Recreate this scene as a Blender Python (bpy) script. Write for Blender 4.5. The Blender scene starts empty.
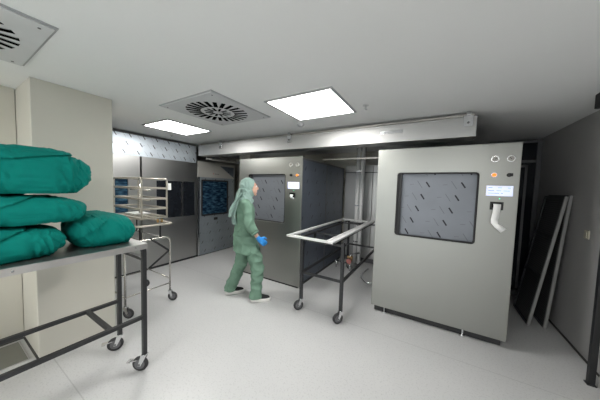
import bpy, bmesh, math, random
from mathutils import Vector, Matrix, Euler, noise
random.seed(7)
PI = math.pi
S = bpy.context.scene
C = S.collection
V = Vector

# ------------------------------------------------------------------ materials
def new_mat(name):
    m = bpy.data.materials.new(name); m.use_nodes = True
    nt = m.node_tree
    b = nt.nodes['Principled BSDF']
    return m, nt, b
def N(nt, typ, **kw):
    n = nt.nodes.new(typ)
    for k, v in kw.items(): setattr(n, k, v)
    return n
def math_(nt, op, a, b=None, c=None):
    n = N(nt, 'ShaderNodeMath', operation=op)
    for i, v in enumerate((a, b, c)):
        if v is None: continue
        if isinstance(v, (int, float)): n.inputs[i].default_value = v
        else: nt.links.new(v, n.inputs[i])
    return n.outputs[0]
def mixc(nt, f, a, b):
    n = N(nt, 'ShaderNodeMix', data_type='RGBA')
    if isinstance(f, (int, float)): n.inputs[0].default_value = f
    else: nt.links.new(f, n.inputs[0])
    for i, v in ((6, a), (7, b)):
        if isinstance(v, tuple): n.inputs[i].default_value = (*v, 1)
        else: nt.links.new(v, n.inputs[i])
    return n.outputs[2]
def basic(name, col, rough=.5, metal=0., var=.06, scale=8., bump=0., bscale=60., spec=.5, coat=0.):
    m, nt, b = new_mat(name)
    tc = N(nt, 'ShaderNodeTexCoord')
    no = N(nt, 'ShaderNodeTexNoise'); no.inputs['Scale'].default_value = scale; no.inputs['Detail'].default_value = 4
    nt.links.new(tc.outputs['Object'], no.inputs['Vector'])
    lo = tuple(max(0, c*(1-var)) for c in col); hi = tuple(min(1, c*(1+var)) for c in col)
    nt.links.new(mixc(nt, no.outputs[0], lo, hi), b.inputs['Base Color'])
    b.inputs['Roughness'].default_value = rough; b.inputs['Metallic'].default_value = metal
    b.inputs['Specular IOR Level'].default_value = spec
    b.inputs['Coat Weight'].default_value = coat
    if bump:
        n2 = N(nt, 'ShaderNodeTexNoise'); n2.inputs['Scale'].default_value = bscale; n2.inputs['Detail'].default_value = 3
        nt.links.new(tc.outputs['Object'], n2.inputs['Vector'])
        bp = N(nt, 'ShaderNodeBump'); bp.inputs['Strength'].default_value = bump; bp.inputs['Distance'].default_value = .004
        nt.links.new(n2.outputs[0], bp.inputs['Height']); nt.links.new(bp.outputs[0], b.inputs['Normal'])
    return m
def steel(name, col=(.62,.62,.60), rough=.3, stretch=(1,1,60), bump=.15, streak=.10):
    """brushed stainless steel, grain across the stretch axis"""
    m, nt, b = new_mat(name)
    tc = N(nt, 'ShaderNodeTexCoord'); mp = N(nt, 'ShaderNodeMapping'); mp.inputs['Scale'].default_value = stretch
    nt.links.new(tc.outputs['Object'], mp.inputs[0])
    no = N(nt, 'ShaderNodeTexNoise'); no.inputs['Scale'].default_value = 3; no.inputs['Detail'].default_value = 6
    nt.links.new(mp.outputs[0], no.inputs['Vector'])
    nt.links.new(mixc(nt, no.outputs[0], tuple(c*(1-streak) for c in col), tuple(min(1, c*(1+streak)) for c in col)), b.inputs['Base Color'])
    b.inputs['Metallic'].default_value = 1
    r = math_(nt, 'MULTIPLY_ADD', no.outputs[0], .12, rough-.06)
    nt.links.new(r, b.inputs['Roughness'])
    bp = N(nt, 'ShaderNodeBump'); bp.inputs['Strength'].default_value = bump; bp.inputs['Distance'].default_value = .001
    nt.links.new(no.outputs[0], bp.inputs['Height']); nt.links.new(bp.outputs[0], b.inputs['Normal'])
    return m
def film(name, col, mark, plane='xz', slant=1., metal=.4, rough=.35, offs=(0,0), pitch=(.34,.145)):
    """protective plastic film with a lattice of printed slanting dashes; plane picks the object axes"""
    m, nt, b = new_mat(name)
    tc = N(nt, 'ShaderNodeTexCoord'); sp = N(nt, 'ShaderNodeSeparateXYZ')
    nt.links.new(tc.outputs['Object'], sp.inputs[0])
    ax = {'x':0,'y':1,'z':2}
    u = math_(nt, 'ADD', sp.outputs[ax[plane[0]]], 20.+offs[0]); v = math_(nt, 'ADD', sp.outputs[ax[plane[1]]], 20.+offs[1])
    def dashes(du, w, l, ang):
        uu = math_(nt, 'ADD', math_(nt, 'MULTIPLY_ADD', v, -.345*slant, u), du)
        cu = math_(nt, 'MULTIPLY', math_(nt, 'SUBTRACT', math_(nt, 'FRACT', math_(nt, 'DIVIDE', uu, pitch[0])), .5), pitch[0])
        cv = math_(nt, 'MULTIPLY', math_(nt, 'SUBTRACT', math_(nt, 'FRACT', math_(nt, 'DIVIDE', v, pitch[1])), .5), pitch[1])
        cu = math_(nt, 'MULTIPLY_ADD', cv, .345*slant, cu)
        ca, sa = math.cos(ang), math.sin(ang)
        p = math_(nt, 'ADD', math_(nt, 'MULTIPLY', cu, ca), math_(nt, 'MULTIPLY', cv, sa))
        q = math_(nt, 'SUBTRACT', math_(nt, 'MULTIPLY', cv, ca), math_(nt, 'MULTIPLY', cu, sa))
        a = math_(nt, 'LESS_THAN', math_(nt, 'ABSOLUTE', p), l)
        c = math_(nt, 'LESS_THAN', math_(nt, 'ABSOLUTE', q), w)
        return math_(nt, 'MULTIPLY', a, c)
    ang = -slant*math.radians(58)
    d1 = dashes(0, .0075, .036, ang); d2 = dashes(.085, .0025, .05, ang); d3 = dashes(.17, .002, .022, slant*.1)
    k = math_(nt, 'MAXIMUM', d1, math_(nt, 'MULTIPLY', math_(nt, 'MAXIMUM', d2, d3), .5))
    no = N(nt, 'ShaderNodeTexNoise'); no.inputs['Scale'].default_value = 4
    nt.links.new(tc.outputs['Object'], no.inputs['Vector'])
    base = mixc(nt, no.outputs[0], tuple(c*.85 for c in col), tuple(min(1,c*1.12) for c in col))
    nt.links.new(mixc(nt, k, base, mark), b.inputs['Base Color'])
    b.inputs['Metallic'].default_value = metal; b.inputs['Roughness'].default_value = rough
    bp = N(nt, 'ShaderNodeBump'); bp.inputs['Strength'].default_value = .25; bp.inputs['Distance'].default_value = .01
    nt.links.new(no.outputs[0], bp.inputs['Height']); nt.links.new(bp.outputs[0], b.inputs['Normal'])
    return m
def emit(name, col, st):
    m, nt, b = new_mat(name)
    b.inputs['Base Color'].default_value = (*col, 1); b.inputs['Emission Color'].default_value = (*col, 1)
    b.inputs['Emission Strength'].default_value = st
    return m
def floor_mat():
    m, nt, b = new_mat('speckled_vinyl')
    tc = N(nt, 'ShaderNodeTexCoord')
    n1 = N(nt, 'ShaderNodeTexNoise'); n1.inputs['Scale'].default_value = 1.3; n1.inputs['Detail'].default_value = 5
    n2 = N(nt, 'ShaderNodeTexNoise'); n2.inputs['Scale'].default_value = 70; n2.inputs['Detail'].default_value = 2
    vo = N(nt, 'ShaderNodeTexVoronoi'); vo.inputs['Scale'].default_value = 38
    for n in (n1, n2, vo): nt.links.new(tc.outputs['Object'], n.inputs['Vector'])
    base = mixc(nt, n1.outputs[0], (.54,.54,.54), (.63,.63,.625))
    base = mixc(nt, math_(nt, 'MULTIPLY', math_(nt, 'GREATER_THAN', n2.outputs[0], .60), .28), base, (.36,.36,.36))
    spk = math_(nt, 'MULTIPLY', math_(nt, 'LESS_THAN', vo.outputs['Distance'], .09), .45)
    base = mixc(nt, spk, base, (.25,.25,.25))
    sp = N(nt, 'ShaderNodeSeparateXYZ'); nt.links.new(tc.outputs['Object'], sp.inputs[0])
    fr = math_(nt, 'ABSOLUTE', math_(nt, 'SUBTRACT', math_(nt, 'FRACT', math_(nt, 'DIVIDE', math_(nt, 'ADD', sp.outputs[1], 19.44), 2.0)), .5))
    # weld seams every two metres along x
    seam = math_(nt, 'MULTIPLY', math_(nt, 'GREATER_THAN', fr, .4982), .5)
    base = mixc(nt, seam, base, (.34,.34,.34))
    nt.links.new(base, b.inputs['Base Color'])
    b.inputs['Roughness'].default_value = .34; b.inputs['Specular IOR Level'].default_value = .45
    bp = N(nt, 'ShaderNodeBump'); bp.inputs['Strength'].default_value = .08; bp.inputs['Distance'].default_value = .003
    nt.links.new(n2.outputs[0], bp.inputs['Height']); nt.links.new(bp.outputs[0], b.inputs['Normal'])
    return m
def mesh_filter_mat(name, col=(.02,.02,.022), hi=(.10,.10,.10)):
    m, nt, b = new_mat(name)
    tc = N(nt, 'ShaderNodeTexCoord'); sp = N(nt, 'ShaderNodeSeparateXYZ'); nt.links.new(tc.outputs['Object'], sp.inputs[0])
    a = math_(nt, 'GREATER_THAN', math_(nt, 'FRACT', math_(nt, 'MULTIPLY', sp.outputs[1], 40)), .6)
    c = math_(nt, 'GREATER_THAN', math_(nt, 'FRACT', math_(nt, 'MULTIPLY', sp.outputs[2], 40)), .6)
    nt.links.new(mixc(nt, math_(nt, 'MULTIPLY', math_(nt, 'ADD', a, c), .5), col, hi), b.inputs['Base Color'])
    b.inputs['Roughness'].default_value = .6
    return m
def blue_glass_mat():
    m, nt, b = new_mat('blue_tinted_glass')
    tc = N(nt, 'ShaderNodeTexCoord'); mp = N(nt, 'ShaderNodeMapping'); mp.inputs['Scale'].default_value = (1, 5, 16)
    nt.links.new(tc.outputs['Object'], mp.inputs[0])
    no = N(nt, 'ShaderNodeTexNoise'); no.inputs['Scale'].default_value = 1.6; no.inputs['Detail'].default_value = 4
    nt.links.new(mp.outputs[0], no.inputs['Vector'])
    r = N(nt, 'ShaderNodeValToRGB'); nt.links.new(no.outputs[0], r.inputs[0])
    r.color_ramp.elements[0].position = .42; r.color_ramp.elements[0].color = (.006,.018,.040,1)
    r.color_ramp.elements[1].position = .72; r.color_ramp.elements[1].color = (.06,.14,.21,1)
    nt.links.new(r.outputs[0], b.inputs['Base Color'])
    b.inputs['Roughness'].default_value = .08
    return m
M = dict(
    floor=floor_mat(),
    ceiling=basic('ceiling_paint', (.88,.89,.885), .75, var=.02, scale=2),
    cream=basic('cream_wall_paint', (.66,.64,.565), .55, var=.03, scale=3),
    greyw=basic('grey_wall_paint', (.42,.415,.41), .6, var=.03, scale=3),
    darkw=basic('dark_wall', (.05,.05,.055), .6),
    steel=steel('brushed_steel_front', (.37,.375,.35), .36, (1.2,1,.03), .02, .03),
    steel_side=steel('brushed_steel_side', (.50,.50,.49), .36, (.03,1.2,.03), .03, .04),
    steel_duct=steel('duct_steel', (.50,.50,.49), .52, (.4,4,20), .12, .06),
    steel_rough=steel('worn_steel_top', (.62,.61,.60), .38, (3,3,3), .10, .12),
    tube=basic('stainless_tube', (.66,.64,.60), .26, 1., .05),
    creamtube=basic('satin_rack_rail', (.60,.56,.49), .36, .6, .05),
    chrome=basic('zinc_plated_steel', (.72,.73,.74), .22, 1., .05),
    alu=basic('satin_aluminium', (.86,.86,.85), .38, .35, .04),
    black=basic('black_powder_coat', (.018,.019,.021), .42, 0, .1, bump=.1, bscale=300),
    blackp=basic('matte_black_plastic', (.012,.012,.013), .5),
    rubber=basic('dark_rubber', (.03,.03,.032), .65),
    wheelgrey=basic('grey_wheel_disc', (.12,.12,.125), .5),
    plinth=basic('dark_plinth', (.03,.03,.032), .6),
    white=basic('white_plastic', (.90,.90,.89), .4),
    paper=basic('thermal_paper', (.88,.88,.87), .8),
    teal=basic('teal_drape_cloth', (.000,.205,.170), .85, var=.12, scale=20, bump=.25, bscale=500, spec=.2),
    tealdk=basic('teal_drape_fold', (.000,.188,.156), .85, var=.12, scale=20, bump=.25, bscale=500, spec=.2),
    scrub=basic('green_scrub_cloth', (.165,.275,.205), .85, var=.1, scale=14, bump=.3, bscale=260, spec=.2),
    hijab=basic('sage_scarf_cloth', (.27,.385,.345), .8, var=.12, scale=18, bump=.3, bscale=260, spec=.2),
    skin=basic('skin', (.62,.38,.28), .5, var=.05),
    glove=basic('blue_nitrile', (.03,.27,.72), .4, var=.08),
    sole=basic('white_shoe_sole', (.78,.77,.74), .5),
    shoe=basic('black_shoe_knit', (.012,.012,.014), .8),
    brow=basic('dark_brow', (.03,.02,.015), .8),
    lip=basic('lip', (.42,.16,.14), .5),
    eye=basic('eye_white', (.75,.73,.70), .3),
    amber=emit('amber_lamp', (1,.25,.03), .9),
    screen=emit('lcd_screen', (.62,.68,1.0), .72),
    screenbar=emit('lcd_text', (.20,.25,.62), .45),
    panel_glow=emit('led_panel_glow', (1,.99,.965), 21.5),
    led=emit('green_led', (.1,.9,.5), .5),
    film_w=film('film_on_window', (.20,.215,.24), (.015,.015,.02), 'xz', 1., .35, .36),
    film_s=film('film_on_side', (.11,.13,.165), (.008,.009,.014), 'yz', -1., .25, .38, pitch=(.34,.20)),
    film_d=film('film_on_door', (.24,.27,.29), (.05,.05,.06), 'yz', -1., .25, .36, pitch=(.27,.20)),
    film_b=film('film_on_band', (.62,.68,.74), (.06,.06,.07), 'yz', 1., .45, .40, pitch=(.21,.135)),
    blue=blue_glass_mat(),
    darkglass=basic('dark_glass', (.012,.014,.018), .12),
    filt=mesh_filter_mat('black_filter_mesh'),
    ltgrey=basic('light_grey_enamel', (.40,.39,.36), .45, .1),
    ventw=basic('vent_enamel', (.64,.65,.66), .45),
    ventg=basic('vent_blade_grey', (.42,.43,.44), .45),
    black_hole=basic('vent_void', (.004,.004,.004), .9, spec=.0),
    brass=basic('brass', (.55,.36,.16), .35, .9),
    beigesw=basic('beige_switch', (.55,.52,.42), .45),
    stile=basic('grey_aluminium_stile', (.30,.30,.29), .5, .3),
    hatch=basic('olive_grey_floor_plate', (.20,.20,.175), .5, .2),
    seam=basic('dark_sealant', (.05,.05,.045), .7),
)

# ------------------------------------------------------------------ mesh helpers
def BM(): return bmesh.new()
def add_box(bm, lo, hi, rot=None, piv=None):
    r = bmesh.ops.create_cube(bm, size=1.)
    c = (V(lo)+V(hi))/2; s = V(hi)-V(lo)
    for v in r['verts']:
        v.co = V((v.co.x*s.x, v.co.y*s.y, v.co.z*s.z)) + c
    if rot is not None:
        bmesh.ops.rotate(bm, verts=r['verts'], cent=V(piv) if piv else c, matrix=rot)
    return r['verts']
def add_cyl(bm, p0, p1, r0, r1=None, seg=20, caps=True):
    p0, p1 = V(p0), V(p1); d = p1-p0
    r = bmesh.ops.create_cone(bm, cap_ends=caps, segments=seg, radius1=r0, radius2=r0 if r1 is None else r1, depth=d.length)
    q = d.to_track_quat('Z', 'Y').to_matrix().to_4x4()
    bmesh.ops.transform(bm, matrix=Matrix.Translation((p0+p1)/2) @ q, verts=r['verts'])
    return r['verts']
def add_sphere(bm, c, r, seg=20):
    q = bmesh.ops.create_uvsphere(bm, u_segments=seg, v_segments=max(8, seg//2+2), radius=1)
    rr = (r, r, r) if isinstance(r, (int, float)) else r
    for v in q['verts']: v.co = V((v.co.x*rr[0], v.co.y*rr[1], v.co.z*rr[2])) + V(c)
    return q['verts']
def round_path(pts, rad, n=5, closed=False):
    """round the corners of a polyline"""
    pts = [V(p) for p in pts]; out = []
    L = len(pts)
    for i, p in enumerate(pts):
        if not closed and i in (0, L-1): out.append(p); continue
        a = (pts[i-1]-p); b = (pts[(i+1) % L]-p)
        r = min(rad, a.length*.49, b.length*.49)
        a = p + a.normalized()*r; b = p + b.normalized()*r
        for k in range(n+1):
            t = k/n; out.append(a*(1-t)**2 + p*2*t*(1-t) + b*t*t)
    return out
def add_tube(bm, pts, r, seg=10, closed=False, square=False):
    """sweep a round (or square) section along a polyline; r is a number or a list"""
    pts = [V(p) for p in pts]; n = len(pts); rings = []
    if square: seg = 4
    up = None
    for i, p in enumerate(pts):
        if closed: t = (pts[(i+1) % n]-pts[i-1]).normalized()
        elif i == 0: t = (pts[1]-p).normalized()
        elif i == n-1: t = (p-pts[-2]).normalized()
        else: t = ((pts[i+1]-p).normalized()+(p-pts[i-1]).normalized()).normalized()
        if up is None:
            up = V((0,0,1)) if abs(t.z) < .9 else V((0,1,0))
        s = t.cross(up)
        if s.length < 1e-4: s = t.cross(V((1,0,0)))
        s.normalize(); up = s.cross(t).normalized()
        rr = r[i] if isinstance(r, (list, tuple)) else r
        ring = []
        for k in range(seg):
            a = 2*PI*k/seg + (PI/4 if square else 0)
            q = rr*(math.sqrt(2) if square else 1)
            ring.append(bm.verts.new(p + s*math.cos(a)*q + up*math.sin(a)*q))
        rings.append(ring)
    m = n if closed else n-1
    for i in range(m):
        a, b = rings[i], rings[(i+1) % n]
        for k in range(seg):
            bm.faces.new((a[k], a[(k+1) % seg], b[(k+1) % seg], b[k]))
    if not closed:
        bm.faces.new(list(reversed(rings[0]))); bm.faces.new(rings[-1])
def add_loft(bm, rings, cap=True):
    """rings: lists of equal numbers of points"""
    vs = [[bm.verts.new(V(p)) for p in r] for r in rings]
    n = len(vs[0])
    for a, b in zip(vs, vs[1:]):
        for k in range(n): bm.faces.new((a[k], a[(k+1) % n], b[(k+1) % n], b[k]))
    if cap: bm.faces.new(list(reversed(vs[0]))); bm.faces.new(vs[-1])
def ell(c, rx, ry, n=28, yaw=0., tilt=0.):
    """ellipse ring about c in the xy plane"""
    out = []
    for k in range(n):
        a = 2*PI*k/n; x, y = rx*math.cos(a), ry*math.sin(a)
        x, y = x*math.cos(yaw)-y*math.sin(yaw), x*math.sin(yaw)+y*math.cos(yaw)
        out.append(V(c)+V((x, y, tilt*y)))
    return out
def loose(bm):
    """split a bmesh into its connected pieces"""
    seen = set(); out = []
    bm.verts.index_update()
    for v0 in bm.verts:
        if v0 in seen: continue
        st = [v0]; seen.add(v0); comp = []
        while st:
            v = st.pop(); comp.append(v)
            for e in v.link_edges:
                u = e.other_vert(v)
                if u not in seen: seen.add(u); st.append(u)
        nb = BM(); mp = {v: nb.verts.new(v.co) for v in comp}; done = set()
        for v in comp:
            for f in v.link_faces:
                if f not in done:
                    done.add(f); nb.faces.new([mp[q] for q in f.verts])
        out.append(nb)
    return out
def link(name, bm, mat, parent=None, smooth=False, bevel=0., loc=None, split=False):
    if split:
        return [link(name, b, mat, parent, smooth, bevel, loc) for b in loose(bm)][0]
    bmesh.ops.recalc_face_normals(bm, faces=bm.faces)
    me = bpy.data.meshes.new(name); bm.to_mesh(me); bm.free()
    if mat is not None: me.materials.append(mat)
    if smooth:
        for p in me.polygons: p.use_smooth = True
    o = bpy.data.objects.new(name, me); C.objects.link(o)
    if parent is not None: o.parent = parent
    if loc is not None: o.location = loc
    if bevel:
        b = o.modifiers.new('bevel', 'BEVEL'); b.width = bevel; b.segments = 2; b.limit_method = 'ANGLE'; b.angle_limit = .6
    return o
def boxo(name, lo, hi, mat, parent=None, bevel=0.):
    bm = BM(); add_box(bm, lo, hi); return link(name, bm, mat, parent, bevel=bevel)
def tag(o, label=None, cat=None, group=None):
    if label: o['label'] = label
    if cat: o['category'] = cat
    if group: o['group'] = group
    return o
def thing(name, label, cat, loc=(0,0,0), rotz=0., group=None):
    o = bpy.data.objects.new(name, None); C.objects.link(o); o.empty_display_size = .1
    o.location = loc; o.rotation_euler = (0,0,rotz)
    return tag(o, label, cat, group)
def struct(o): o['kind'] = 'structure'; return o
def dup(root, loc=None, rotz=None, label=None):
    r = root.copy(); C.objects.link(r)
    if loc is not None: r.location = loc
    if rotz is not None: r.rotation_euler = (0,0,rotz)
    if label: r['label'] = label
    for ch in list(root.children):
        c = ch.copy(); C.objects.link(c); c.parent = r
        for g in list(ch.children):
            d = g.copy(); C.objects.link(d); d.parent = c
    return r
def poly_plate(outer, holes, t):
    """flat plate in xz with holes, from y=0 to y=t; outer and holes are lists of (x, z)"""
    cu = bpy.data.curves.new('plate', 'CURVE'); cu.dimensions = '2D'; cu.fill_mode = 'BOTH'; cu.extrude = t/2
    for pl in [outer]+holes:
        s = cu.splines.new('POLY'); s.points.add(len(pl)-1); s.use_cyclic_u = True
        for p, (x, z) in zip(s.points, pl): p.co = (x, z, 0, 1)
    o = bpy.data.objects.new('plate', cu); C.objects.link(o)
    bpy.context.view_layer.update()
    me = bpy.data.meshes.new_from_object(o.evaluated_get(bpy.context.evaluated_depsgraph_get()))
    bpy.data.objects.remove(o); bpy.data.curves.remove(cu)
    bm = BM(); bm.from_mesh(me); bpy.data.meshes.remove(me)
    bmesh.ops.remove_doubles(bm, verts=bm.verts, dist=1e-5)
    for v in bm.verts: x, z, y = v.co; v.co = V((x, t/2-y, z))
    return bm
def rrect(x0, z0, x1, z1, r, n=6):
    out = []
    for cx, cz, a0 in ((x1-r, z1-r, 0), (x0+r, z1-r, 90), (x0+r, z0+r, 180), (x1-r, z0+r, 270)):
        for k in range(n+1):
            a = math.radians(a0+90*k/n); out.append((cx+r*math.cos(a), cz+r*math.sin(a)))
    return out
def mesh_eval(bm, mods, name='tmp'):
    me = bpy.data.meshes.new(name); bmesh.ops.recalc_face_normals(bm, faces=bm.faces); bm.to_mesh(me); bm.free()
    o = bpy.data.objects.new(name, me); C.objects.link(o)
    for typ, kw in mods:
        m = o.modifiers.new(typ, typ)
        for k, v in kw.items(): setattr(m, k, v)
    bpy.context.view_layer.update()
    out = bpy.data.meshes.new_from_object(o.evaluated_get(bpy.context.evaluated_depsgraph_get()))
    bpy.data.objects.remove(o); bpy.data.meshes.remove(me)
    b = BM(); b.from_mesh(out); bpy.data.meshes.remove(out)
    return b
def displace(bm, fn):
    bm.normal_update()
    ds = [(v, v.normal.copy()*fn(v.co)) for v in bm.verts]
    for v, d in ds: v.co += d

CEIL = 2.45
# ------------------------------------------------------------------ room shell
struct(boxo('floor', (-5.6,-4.2,-.1), (1.6,5.4,0), M['floor']))
bmc = BM(); add_box(bmc, (-5.6,-4.2,CEIL), (1.6,5.4,CEIL+.1)); struct(link('ceiling', bmc, M['ceiling']))
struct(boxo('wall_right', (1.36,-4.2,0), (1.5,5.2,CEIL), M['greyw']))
struct(boxo('baseboard_right', (1.345,-4.1,0), (1.36,4.72,.012), M['seam']))
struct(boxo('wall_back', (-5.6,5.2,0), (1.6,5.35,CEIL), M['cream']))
#struct(boxo('wall_front', (-5.6,-4.2,0), (1.6,-4.05,CEIL), M['cream']))
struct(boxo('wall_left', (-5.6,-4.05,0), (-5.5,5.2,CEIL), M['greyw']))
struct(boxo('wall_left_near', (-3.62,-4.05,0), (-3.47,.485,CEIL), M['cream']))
struct(boxo('wall_column', (-3.62,.49,0), (-2.935,1.05,CEIL), M['cream'], bevel=.006))
struct(boxo('baseboard_column', (-3.465,.478,0), (-2.935,.49,.014), M['seam']))
struct(boxo('baseboard_left', (-3.47,-1.2,0), (-3.458,.478,.014), M['seam']))

# worn steel floor plate in the nook beside the column
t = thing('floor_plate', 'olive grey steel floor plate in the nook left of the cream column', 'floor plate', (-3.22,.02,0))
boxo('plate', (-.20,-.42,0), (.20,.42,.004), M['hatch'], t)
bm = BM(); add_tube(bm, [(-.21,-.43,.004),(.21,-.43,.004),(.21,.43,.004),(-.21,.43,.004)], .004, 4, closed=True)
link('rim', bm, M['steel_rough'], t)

# ------------------------------------------------------------------ ceiling fittings
def ceiling_light(x0, x1, y0, y1, label):
    t = thing('ceiling_light', label, 'light', ((x0+x1)/2, (y0+y1)/2, CEIL), 0, 'recessed square ceiling panels')
    a, b = (x1-x0)/2, (y1-y0)/2
    bm = BM()
    for lo, hi in (((-a-.02,-b-.02,-.012),(a+.02,-b+.006,0)), ((-a-.02,b-.006,-.012),(a+.02,b+.02,0)),
                   ((-a-.02,-b+.006,-.012),(-a+.006,b-.006,0)), ((a-.006,-b+.006,-.012),(a+.02,b-.006,0))):
        add_box(bm, lo, hi)
    link('frame', bm, M['ventg'], t)
    boxo('diffuser', (-a+.006,-b+.006,-.009), (a-.006,b-.006,-.002), M['panel_glow'], t)
    return t
ceiling_light(-1.49,-.80,1.80,2.46, 'square glowing ceiling panel right of the middle air vent, the larger one in view')
ceiling_light(-3.72,-3.10,1.71,2.37, 'square glowing ceiling panel above the steel rack, left of the middle air vent')
ceiling_light(-1.49,-.80,-1.6,-.94, 'added unseen glowing ceiling panel behind the viewer, on the near half of the ceiling')  # this and the next panels are unseen, added to brighten the room
ceiling_light(-.4,.2,-3.4,-2.8, 'added unseen glowing ceiling panel behind the viewer, by the far end wall')

ceiling_light(-2.95,-2.27,-2.6,-1.94, 'added unseen glowing ceiling panel behind the viewer, on the left')  # more guessed panels out of view, added for bounce onto the ceiling
ceiling_light(.35,1.03,-1.6,-.94, 'added unseen glowing ceiling panel behind the viewer, near the right wall')

def swirl_vent(cx, cy, half, label, rot=0.):
    t = thing('air_vent', label, 'air vent', (cx, cy, CEIL), rot, 'swirl air vents in the ceiling')
    boxo('frame', (-half-.012,-half-.012,-.006), (half+.012,half+.012,0), M['ventg'], t)
    bm = BM(); add_box(bm, (-half,-half,-.016), (half,half,-.006)); link('plate', bm, M['ventw'], t, bevel=.003)
    n = 24; slots = BM(); blades = BM()
    for k in range(n):
        a = 2*PI*k/n
        for (r0, r1, w) in ((.185,.335,.032), (.055,.145,.018)):
            if r1 < .2 and k % 2: continue
            rm = Matrix.Rotation(a, 3, 'Z')
            for bmx, (p, q) in ((slots, ((r0,-w/2-.004,-.0175), (r1,w/2+.004,-.016))),
                                (blades, ((r0+.004,-w/2-.010,-.019), (r1-.004,-w/2-.004,-.0175)))):
                vs = add_box(bmx, p, q)
                for v in vs: v.co = rm @ v.co
    link('slot_pattern', slots, M['black_hole'], t)
    link('blades', blades, M['ventg'], t)
    bm = BM(); add_cyl(bm, (0,0,-.021), (0,0,-.016), .03); link('hub', bm, M['ventw'], t)
    sc = BM()
    for sx in (-1,1):
        for sy in (-1,1): add_cyl(sc, (sx*(half-.05), sy*(half-.05), -.019), (sx*(half-.05), sy*(half-.05), -.016), .007, seg=10)
    link('screw', sc, M['wheelgrey'], t, split=True)
    return t
swirl_vent(-2.20,1.79,.42, 'square white swirl air vent between the two glowing ceiling panels')
swirl_vent(-2.28,.01,.405, 'white swirl air vent cut off by the upper left corner of the view')

t = thing('sprinkler', 'small sprinkler head on the ceiling right of the large glowing panel', 'sprinkler', (-.64,2.33,CEIL))
bm = BM(); add_cyl(bm, (0,0,-.006), (0,0,0), .03); link('rosette', bm, M['ventw'], t)
bm = BM(); add_cyl(bm, (0,0,-.04), (0,0,-.006), .009, seg=12); add_cyl(bm, (0,0,-.045), (0,0,-.04), .018, seg=12); link('head', bm, M['chrome'], t)
t = thing('sprinkler', 'small sprinkler head on the ceiling just before the filmed steel band', 'sprinkler', (-4.05,2.30,CEIL))
bm = BM(); add_cyl(bm, (0,0,-.006), (0,0,0), .03); link('rosette', bm, M['ventw'], t)
bm = BM(); add_cyl(bm, (0,0,-.04), (0,0,-.006), .009, seg=12); add_cyl(bm, (0,0,-.045), (0,0,-.04), .018, seg=12); link('head', bm, M['chrome'], t)
t = thing('smoke_detector', 'round white smoke detector on the ceiling between the large glowing panel and the steel duct', 'smoke detector', (-1.59,2.645,CEIL))
bm = BM(); add_cyl(bm, (0,0,-.018), (0,0,0), .05); link('base', bm, M['ventw'], t, bevel=.003)
bm = BM(); add_cyl(bm, (0,0,-.034), (0,0,-.018), .032, .038); link('sensor', bm, M['ventg'], t, bevel=.003)

# ------------------------------------------------------------------ steel band, duct, rail
t = thing('steel_band', 'bright filmed steel fascia band with black marks above the washers on the left wall', 'fascia', (-4.4,2.1,2.06))
bm = BM(); add_box(bm, (-.02,-1.0,0), (0,.93,.34)); add_box(bm, (-.06,-1.0,-.012), (.004,.93,0)); link('panel', bm, M['film_b'], t, bevel=.002)
boxo('top_rail', (-.05,-1.0,.345), (-.005,.93,.375), M['wheelgrey'], t)

t = thing('steel_duct', 'long stainless steel duct hung below the ceiling above the machine fronts', 'duct', (0,2.97,0))
bm = BM(); add_box(bm, (-4.24,0,2.185), (.345,.22,2.385)); link('channel', bm, M['steel_duct'], t, bevel=.004)
bm = BM(); add_box(bm, (-4.24,-.012,2.372), (.345,0,2.39)); add_box(bm, (-4.24,-.012,2.185), (.345,0,2.193)); link('lip', bm, M['steel_duct'], t, split=True)
for x in (-1.98,-3.55,.27):
    bm = BM(); add_box(bm, (x-.04,-.022,2.29), (x+.04,-.012,2.40)); add_box(bm, (x-.02,-.03,2.40), (x+.02,0,2.445))
    b = link('bracket', bm, M['chrome'], t, bevel=.002)
    bm = BM(); add_cyl(bm, (x,-.034,2.33), (x,-.022,2.33), .011, seg=6); link('bolt', bm, M['wheelgrey'], b)
boxo('ceiling_rail', (-4.2,.02,2.405), (.33,.06,2.43), M['tube'], t)
boxo('name_plate', (-.62,-.004,2.29), (-.36,0,2.325), M['chrome'], t)

t = thing('steel_pipe', 'thin insulated steel pipe running back below the duct above the corner washer', 'pipe', (-4.33,3.25,2.17))
bm = BM(); add_tube(bm, [(0,-.02,0),(0,.95,0)], .028, 14); link('pipe', bm, M['steel_duct'], t, smooth=True)
bm = BM()
for y in (.1,.55,.9): add_cyl(bm, (0,y,0), (0,y+.02,0), .033, seg=14)
add_box(bm, (-.004,.54,.03), (.004,.56,.278)); link('clamp', bm, M['chrome'], t, split=True)

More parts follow.
